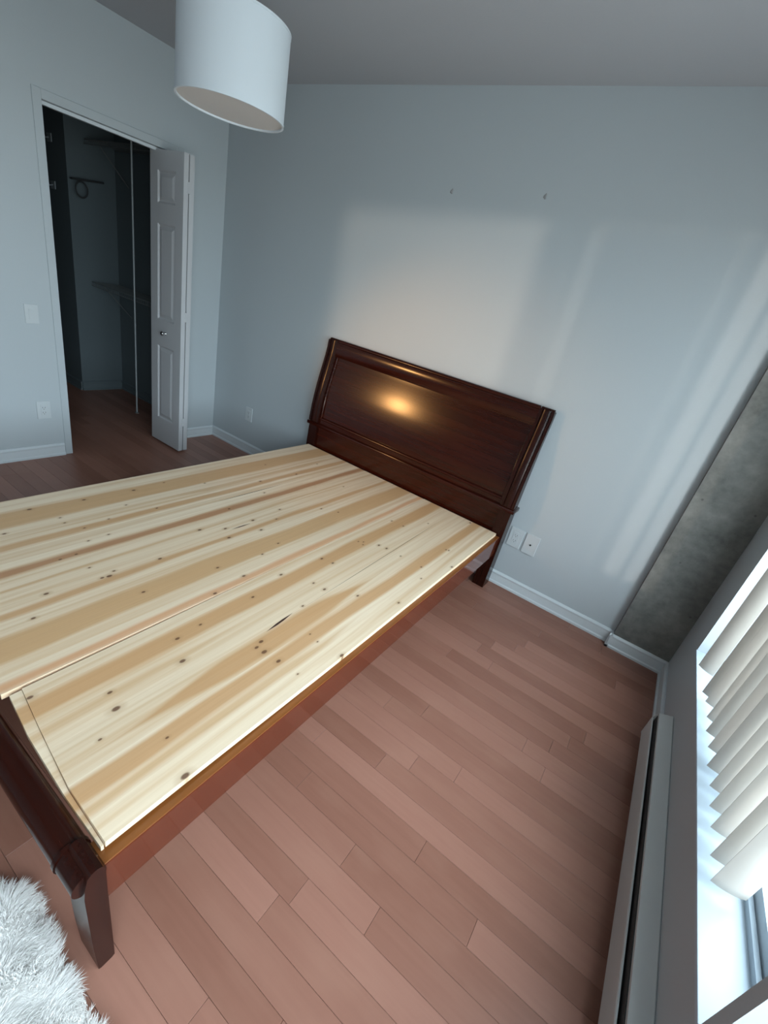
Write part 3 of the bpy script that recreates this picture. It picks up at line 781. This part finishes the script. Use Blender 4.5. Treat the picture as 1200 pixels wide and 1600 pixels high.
for x, z, lab in ((1.923, 2.112, 'left one of two small plugged nail holes high above the headboard'), (2.459, 2.138, 'right one of two small plugged nail holes high above the headboard')):
    mm = MB((x, 0, z))
    pts = [(x + rr * math.cos(a), z + rr * 1.5 * math.sin(a)) for rr, a in [(0.007 + 0.004 * ((k * 7) % 3) / 2, 2 * math.pi * k / 9) for k in range(9)]]
    A = [mm.v((px_, -0.0002, pz_)) for px_, pz_ in pts]; B = [mm.v((x + (px_ - x) * 0.5, -0.0022, z + (pz_ - z) * 0.5)) for px_, pz_ in pts]
    for k in range(9): mm.bm.faces.new((A[k], A[(k + 1) % 9], B[(k + 1) % 9], B[k]))
    mm.bm.faces.new(B); mm.bm.faces.new(A[::-1])
    o = mm.build('wall_plug', M['hole']); o.location = (x, 0, z)
    tag(o, lab, 'wall plug', 'plugged nail holes')

# ------------------------------------------------------------------ white shaggy rug at the foot of the bed
RIM = [(2.63, -2.500), (2.72, -2.508), (2.80, -2.514), (2.90, -2.517), (3.0, -2.522), (3.12, -2.530), (3.24, -2.56), (3.30, -2.66), (3.31, -2.86), (3.26, -3.10), (3.08, -3.24), (2.80, -3.27), (2.52, -3.20), (2.38, -3.02), (2.36, -2.80), (2.43, -2.64), (2.54, -2.545)]
for _ in range(2):      # corner cutting
    RIM = [q for k in range(len(RIM)) for q in ((0.75 * RIM[k][0] + 0.25 * RIM[(k + 1) % len(RIM)][0], 0.75 * RIM[k][1] + 0.25 * RIM[(k + 1) % len(RIM)][1]), (0.25 * RIM[k][0] + 0.75 * RIM[(k + 1) % len(RIM)][0], 0.25 * RIM[k][1] + 0.75 * RIM[(k + 1) % len(RIM)][1]))]
RIM = [(x + 0.004 * math.sin(k * 1.7), y + 0.004 * math.sin(k * 2.3 + 1)) for k, (x, y) in enumerate(RIM)]
RX0, RX1 = min(p[0] for p in RIM), max(p[0] for p in RIM); RY0, RY1 = min(p[1] for p in RIM), max(p[1] for p in RIM)
rug = empty('shag_rug', ((RX0 + RX1) / 2, (RY0 + RY1) / 2, 0), 0, 'white shaggy sheepskin-like rug on the floor at the foot of the bed', 'rug')
off = rug.location; cx, cy = off.x, off.y
mm = MB(off)
N = len(RIM)
def shrink(f, z): return [mm.v((cx + (x - cx) * f, cy + (y - cy) * f, z)) for x, y in RIM]
A, B, C, D = shrink(0.985, 0.001), shrink(0.985, 0.010), shrink(0.965, 0.026), shrink(0.93, 0.034)
for i in range(N):
    j = (i + 1) % N
    for l0, l1 in ((A, B), (B, C), (C, D)): mm.bm.faces.new((l0[i], l0[j], l1[j], l1[i]))
mm.bm.faces.new(A[::-1]); mm.bm.faces.new(D)
mm.build('rug_backing', M['fur'], rug)
vs, fs = [], []
rnd = random.Random(5)
def inside(x, y):
    c = False; j = N - 1
    for i in range(N):
        (xi, yi), (xj, yj) = RIM[i], RIM[j]
        if (yi > y) != (yj > y) and x < (xj - xi) * (y - yi) / (yj - yi) + xi: c = not c
        j = i
    return c
def rim_dist(x, y):
    b = min(range(N), key=lambda k: (RIM[k][0] - x) ** 2 + (RIM[k][1] - y) ** 2)
    dx, dy = RIM[b][0] - x, RIM[b][1] - y
    return math.hypot(dx, dy), dx, dy
for n_ in range(60000):
    while True:
        if n_ % 4: x, y = rnd.uniform(2.40, RX1), rnd.uniform(-2.78, RY1)
        else: x, y = rnd.uniform(RX0, RX1), rnd.uniform(RY0, RY1)
        if inside(x, y): break
    # wool leans in slowly turning swirls, so neighbouring locks share a direction
    sw = 3.0 * math.sin(9 * x + 3 * math.sin(7 * y)) + 2.0 * math.sin(31 * y + 17 * x)
    ln = 0.010 + 0.008 * math.sin(47 * x - 29 * y)
    dx = ln * math.cos(sw) + rnd.uniform(-0.010, 0.010); dy = ln * math.sin(sw) + rnd.uniform(-0.010, 0.010)
    zb = 0.030 + 0.006 * math.sin(40 * x + 2 * math.sin(33 * y)) * math.sin(37 * y)
    h = rnd.uniform(0.008, 0.020)
    d, ex, ey = rim_dist(x, y)
    e = max(0.0, 1 - d / 0.05)
    if d > 1e-5: dx += ex / d * 0.009 * e; dy += ey / d * 0.009 * e
    zb *= 1 - 0.62 * e * e; h *= 1 - 0.2 * e
    w = rnd.uniform(0.0006, 0.0011); a = rnd.uniform(0, math.pi); wx, wy = w * math.cos(a), w * math.sin(a)
    b0 = len(vs)
    for t, f in ((0, 1.0), (0.5, 1.0), (0.85, 0.7)):
        q = t ** 1.5
        px_, py_, pz_ = x + dx * q, y + dy * q, zb + h * t * (1.15 - 0.3 * t)
        vs.append((px_ - wx * f - off.x, py_ - wy * f - off.y, pz_)); vs.append((px_ + wx * f - off.x, py_ + wy * f - off.y, pz_))
    vs.append((x + dx * 1.15 - off.x, y + dy * 1.15 - off.y, zb + h * 0.85))
    fs += [(b0, b0 + 1, b0 + 3, b0 + 2), (b0 + 2, b0 + 3, b0 + 5, b0 + 4), (b0 + 4, b0 + 5, b0 + 6)]
me = bpy.data.meshes.new('shag_pile'); me.from_pydata(vs, [], fs); me.materials.append(M['fur'])
o = bpy.data.objects.new('shag_pile', me); COL.objects.link(o); o.parent = rug; o['kind'] = 'stuff'
